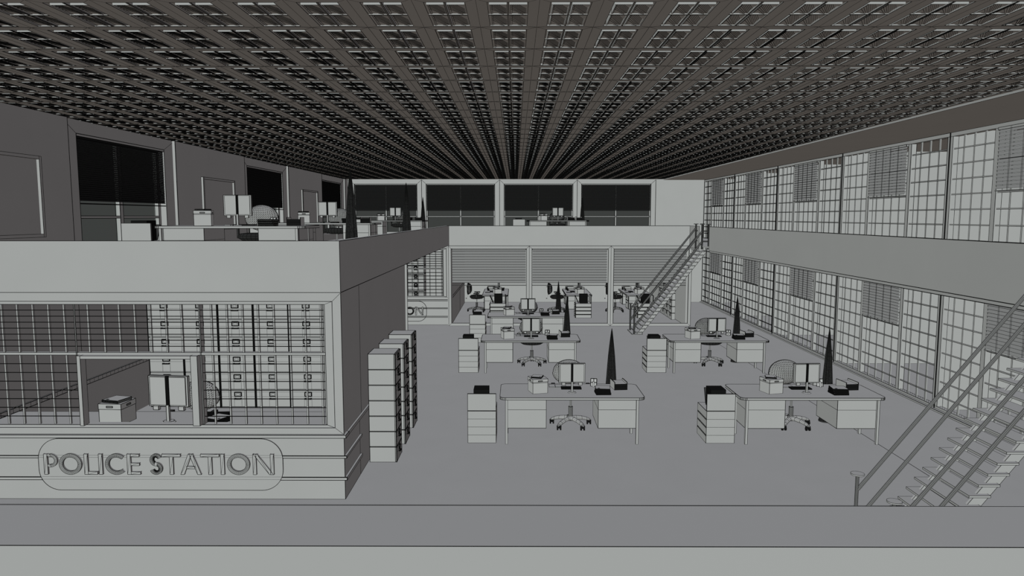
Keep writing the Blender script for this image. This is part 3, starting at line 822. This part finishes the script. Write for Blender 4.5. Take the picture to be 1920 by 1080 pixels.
def workplace(ox, oy, oz, rz, D, ph, skip=(), flag=True, fx=1.93, cy=1.03):
    """ph names the desk; local x along the desk, -y the visitor's side"""
    w = W(D)
    R = Matrix.Rotation(rz, 4, 'Z')
    def at(x, y, z=0):
        v = R @ Vector((x, y, 0)); return (ox + v.x, oy + v.y, oz + z)
    T = .756
    mk_desk(w, at(0, 0), rz, 1, 'long desk with two drawer pedestals, ' + ph, 'office desks')
    mk_monitor(w, at(1.162, .36, T), rz + math.radians(2), 1, 'desktop monitor with dark centre spine on ' + ph, 'monitors on the desks')
    if 'chair' not in skip: mk_chair(w, at(1.197, cy), rz, 1, 'five-wheeled office chair behind ' + ph, 'office chairs')
    mk_box(w, at(.61, .40, T), rz + math.radians(16), 1, 'lidded archive box on ' + ph, 'archive boxes')
    mk_simple('book', f_book, [CLAY, INK, BLACK], 'binder', w, at(.60, .41, T + .236), rz + math.radians(75), .72, 'thin binder lying on the archive box of ' + ph, 'binder', 'binders on the archive boxes')
    mk_simple('kb', f_keyboard, [BLACK, INK], 'keyboard', w, at(1.17, .62, T), rz, 1, 'black keyboard behind the monitor of ' + ph, 'keyboard', 'keyboards')
    mk_simple('paper', f_paper, [CLAY, INK], 'notepad', w, at(.95, .77, T), rz, 1, 'flat open papers beside the keyboard on ' + ph, 'papers', 'papers on the desks')
    multi('frame', frame_parts, ('frame', 'easel_leg'), 'photo_frame', w, at(1.56, .77, T), rz + math.radians(-12), 1, 'small easel photo frame on ' + ph, 'photo frame', 'photo frames')
    for k, nm in enumerate(('bottom', 'middle', 'top')):
        mk_simple('book', f_book, [CLAY, INK, BLACK], 'binder', w, at(1.655, .29, T + .0345 * k), rz + math.radians((2, -3, -7)[k]), .98, '%s binder of the stack of three on %s' % (nm, ph), 'binder', 'stacked binders')
    multi('tray', tray_parts, ('tray_sides', 'paper_stack'), 'letter_tray', w, at(1.965, .66, T), rz + math.radians(6), 1, 'letter tray filled with dark paper on ' + ph, 'letter tray', 'letter trays')
    r = multi('unit', unit_parts, ('body',), 'drawer_unit', w, at(-.515, .08), rz, 1, 'low four-drawer unit beside ' + ph, 'drawer unit', 'drawer units beside the desks')
    me = CACHE[('unit', w)]
    for k in range(4):
        d = link('drawer', me[1], r); d.location = (0, 0, .13 * k); link('handle', me[2], d)
    multi('prn', printer_parts, ('rear_panel', 'body', 'paper_tray'), 'printer', w, at(-.515, .082, .527), rz, 1, 'black printer on the drawer unit of ' + ph, 'printer', 'printers')
    if flag: mk_flag(w, at(fx, 1.32), 'tall dark pleated flag cone standing behind ' + ph, 'draped flags')

workplace(-.24, 10.98, 0, 0, 11, 'the front centre desk')
workplace(3.56, 10.98, 0, 0, 11.01, 'the front right desk')
workplace(-.79, 16.12, 0, 0, 16, 'the second-row centre desk', fx=2.07)
workplace(3.56, 16.14, 0, 0, 16.01, 'the second-row right desk')
workplace(-.79, 20.09, 0, 0, 20, 'the third-row desk near the glass office', fx=2.10)
workplace(-.26, 25.65, 0, PI / 2, 25.5, 'the left desk in the glass office', flag=False, cy=1.20)
workplace(2.79, 25.65, 0, PI / 2, 25.51, 'the middle desk in the glass office', flag=False, cy=1.20)
workplace(5.00, 25.65, 0, PI / 2, 25.52, 'the right desk in the glass office', flag=False, cy=1.20)
workplace(-5.48, 10.75, ZU, 0, 10.9, 'the nearest left mezzanine desk', flag=False)
workplace(-5.42, 15.85, ZU, 0, 15.7, 'the second left mezzanine desk', flag=False)
workplace(-5.60, 26.10, ZU, 0, 26, 'the far left corner mezzanine desk', flag=False)
workplace(.43, 26.30, ZU, 0, 26.01, 'the back mezzanine desk above the glass office', flag=False)
mk_flag(W(11.5), (-2.62, 11.4, ZU), 'tallest dark pleated flag cone at the corner of the left mezzanine', 'draped flags', 1.0)
mk_flag(W(15.5), (-2.45, 16.1, ZU), 'dark pleated flag cone before the leftmost back window', 'draped flags', 1.0)
mk_flag(W(25), (-3.60, 27.9, ZU), 'dark pleated flag cone by the far left corner mezzanine desk', 'draped flags', 1.0)
mk_flag(W(25), (2.57, 27.4, ZU), 'dark pleated flag cone right of the back mezzanine desk', 'draped flags', 1.0)

# inside the front booth
w = W(9.4)
m = MB(w)
m.box(0, 4.70, 0, .87, 0, .035, w=w * .8); ct = m.mesh('countertop', [CLAY, INK])
r = tag(link('reception_counter', None, loc=(XL + .02, Y1 + .16, 0)), 'long work counter behind the front reception window', 'counter')
o = link('countertop', ct, r); o.location = (0, 0, .82)
for x in (.1, 2.3, 4.5):
    p = MB(w); p.box(-.02, .02, .1, .8, 0, .82); q = p.build('support_panel', None, r); q.location = (x, 0, 0)
zc = .856
mk_box(w, (-5.33, 9.30, zc), math.radians(-4), 1.22, 'large lidded archive box on the reception counter', None)
mk_simple('book', f_book, [CLAY, INK, BLACK], 'binder', w, (-5.33, 9.30, zc + .290), math.radians(-14), 1.05, 'binder lying on the archive box at reception', 'binder', None)
mk_monitor(w, (-4.645, 9.32, zc), math.radians(-6), 1.31, 'large monitor seen from behind in the reception hatch', None)
mk_simple('kb', f_keyboard, [BLACK, INK], 'keyboard', w, (-4.18, 9.62, zc), math.radians(6), 1.25, 'black keyboard beside the reception monitor', 'keyboard', None)
for k in range(2):
    mk_simple('book', f_book, [CLAY, INK, BLACK], 'binder', w, (-3.99, 9.32, zc + .0345 * k), math.radians((60, 66)[k]), 1.0, ['lower binder of the two lying on the reception counter', 'upper binder of the two lying on the reception counter'][k], 'binder', 'binders on the reception counter')
mk_chair(w, (-4.72, 10.10, 0), 0, 1.06, 'office chair at the reception counter behind the barred window', None)

# ------------------------------------------------------------------ light: even directional light, one lamp per side
def sun(name, direction, L, tint):
    d = bpy.data.lights.new(name, 'SUN'); d.energy = L * PI / A; d.color = tint; d.angle = 0
    d.use_shadow = False; d.specular_factor = 0
    o = bpy.data.objects.new(name, d); COL.objects.link(o)
    o.rotation_euler = Vector(direction).to_track_quat('-Z', 'Y').to_euler()
def lin(c): c /= 255; return c / 12.92 if c <= .04045 else ((c + .055) / 1.055) ** 2.4
for nm, d, rgb in (('light_front', (0, 1, 0), (158, 161, 159)), ('light_top', (0, 0, -1), (129, 130, 132)), ('light_left', (1, 0, 0), (126, 128, 126)),
                   ('light_right', (-1, 0, 0), (79, 77, 77)), ('light_below', (0, 0, 1), (76, 72, 68)), ('light_back', (0, -1, 0), (95, 95, 95))):
    c = [lin(v) for v in rgb]; g = max(c); sun(nm, d, g, [v / g for v in c])

world = bpy.data.worlds.new('dusk'); scene.world = world; world.use_nodes = True
bg = world.node_tree.nodes['Background']; bg.inputs[0].default_value = (lin(63), lin(64), lin(63), 1); bg.inputs[1].default_value = 1

# ------------------------------------------------------------------ camera
cam = bpy.data.cameras.new('camera'); co = bpy.data.objects.new('camera', cam); COL.objects.link(co)
cam.sensor_width = 36; cam.lens = 25; cam.clip_start = .02; cam.clip_end = 200
pitch = math.atan(134 / 1333.33); yaw = math.atan(6 / 1333.33)
co.location = (0, 0, 3.6); co.rotation_euler = (PI / 2 - pitch, 0, yaw)
scene.camera = co

scene.cycles.max_bounces = 0
scene.cycles.diffuse_bounces = 0
scene.cycles.transparent_max_bounces = 16
scene.view_settings.view_transform = 'Standard'; scene.view_settings.look = 'None'
scene.view_settings.exposure = 0; scene.view_settings.gamma = 1
scene.view_settings.use_curve_mapping = False
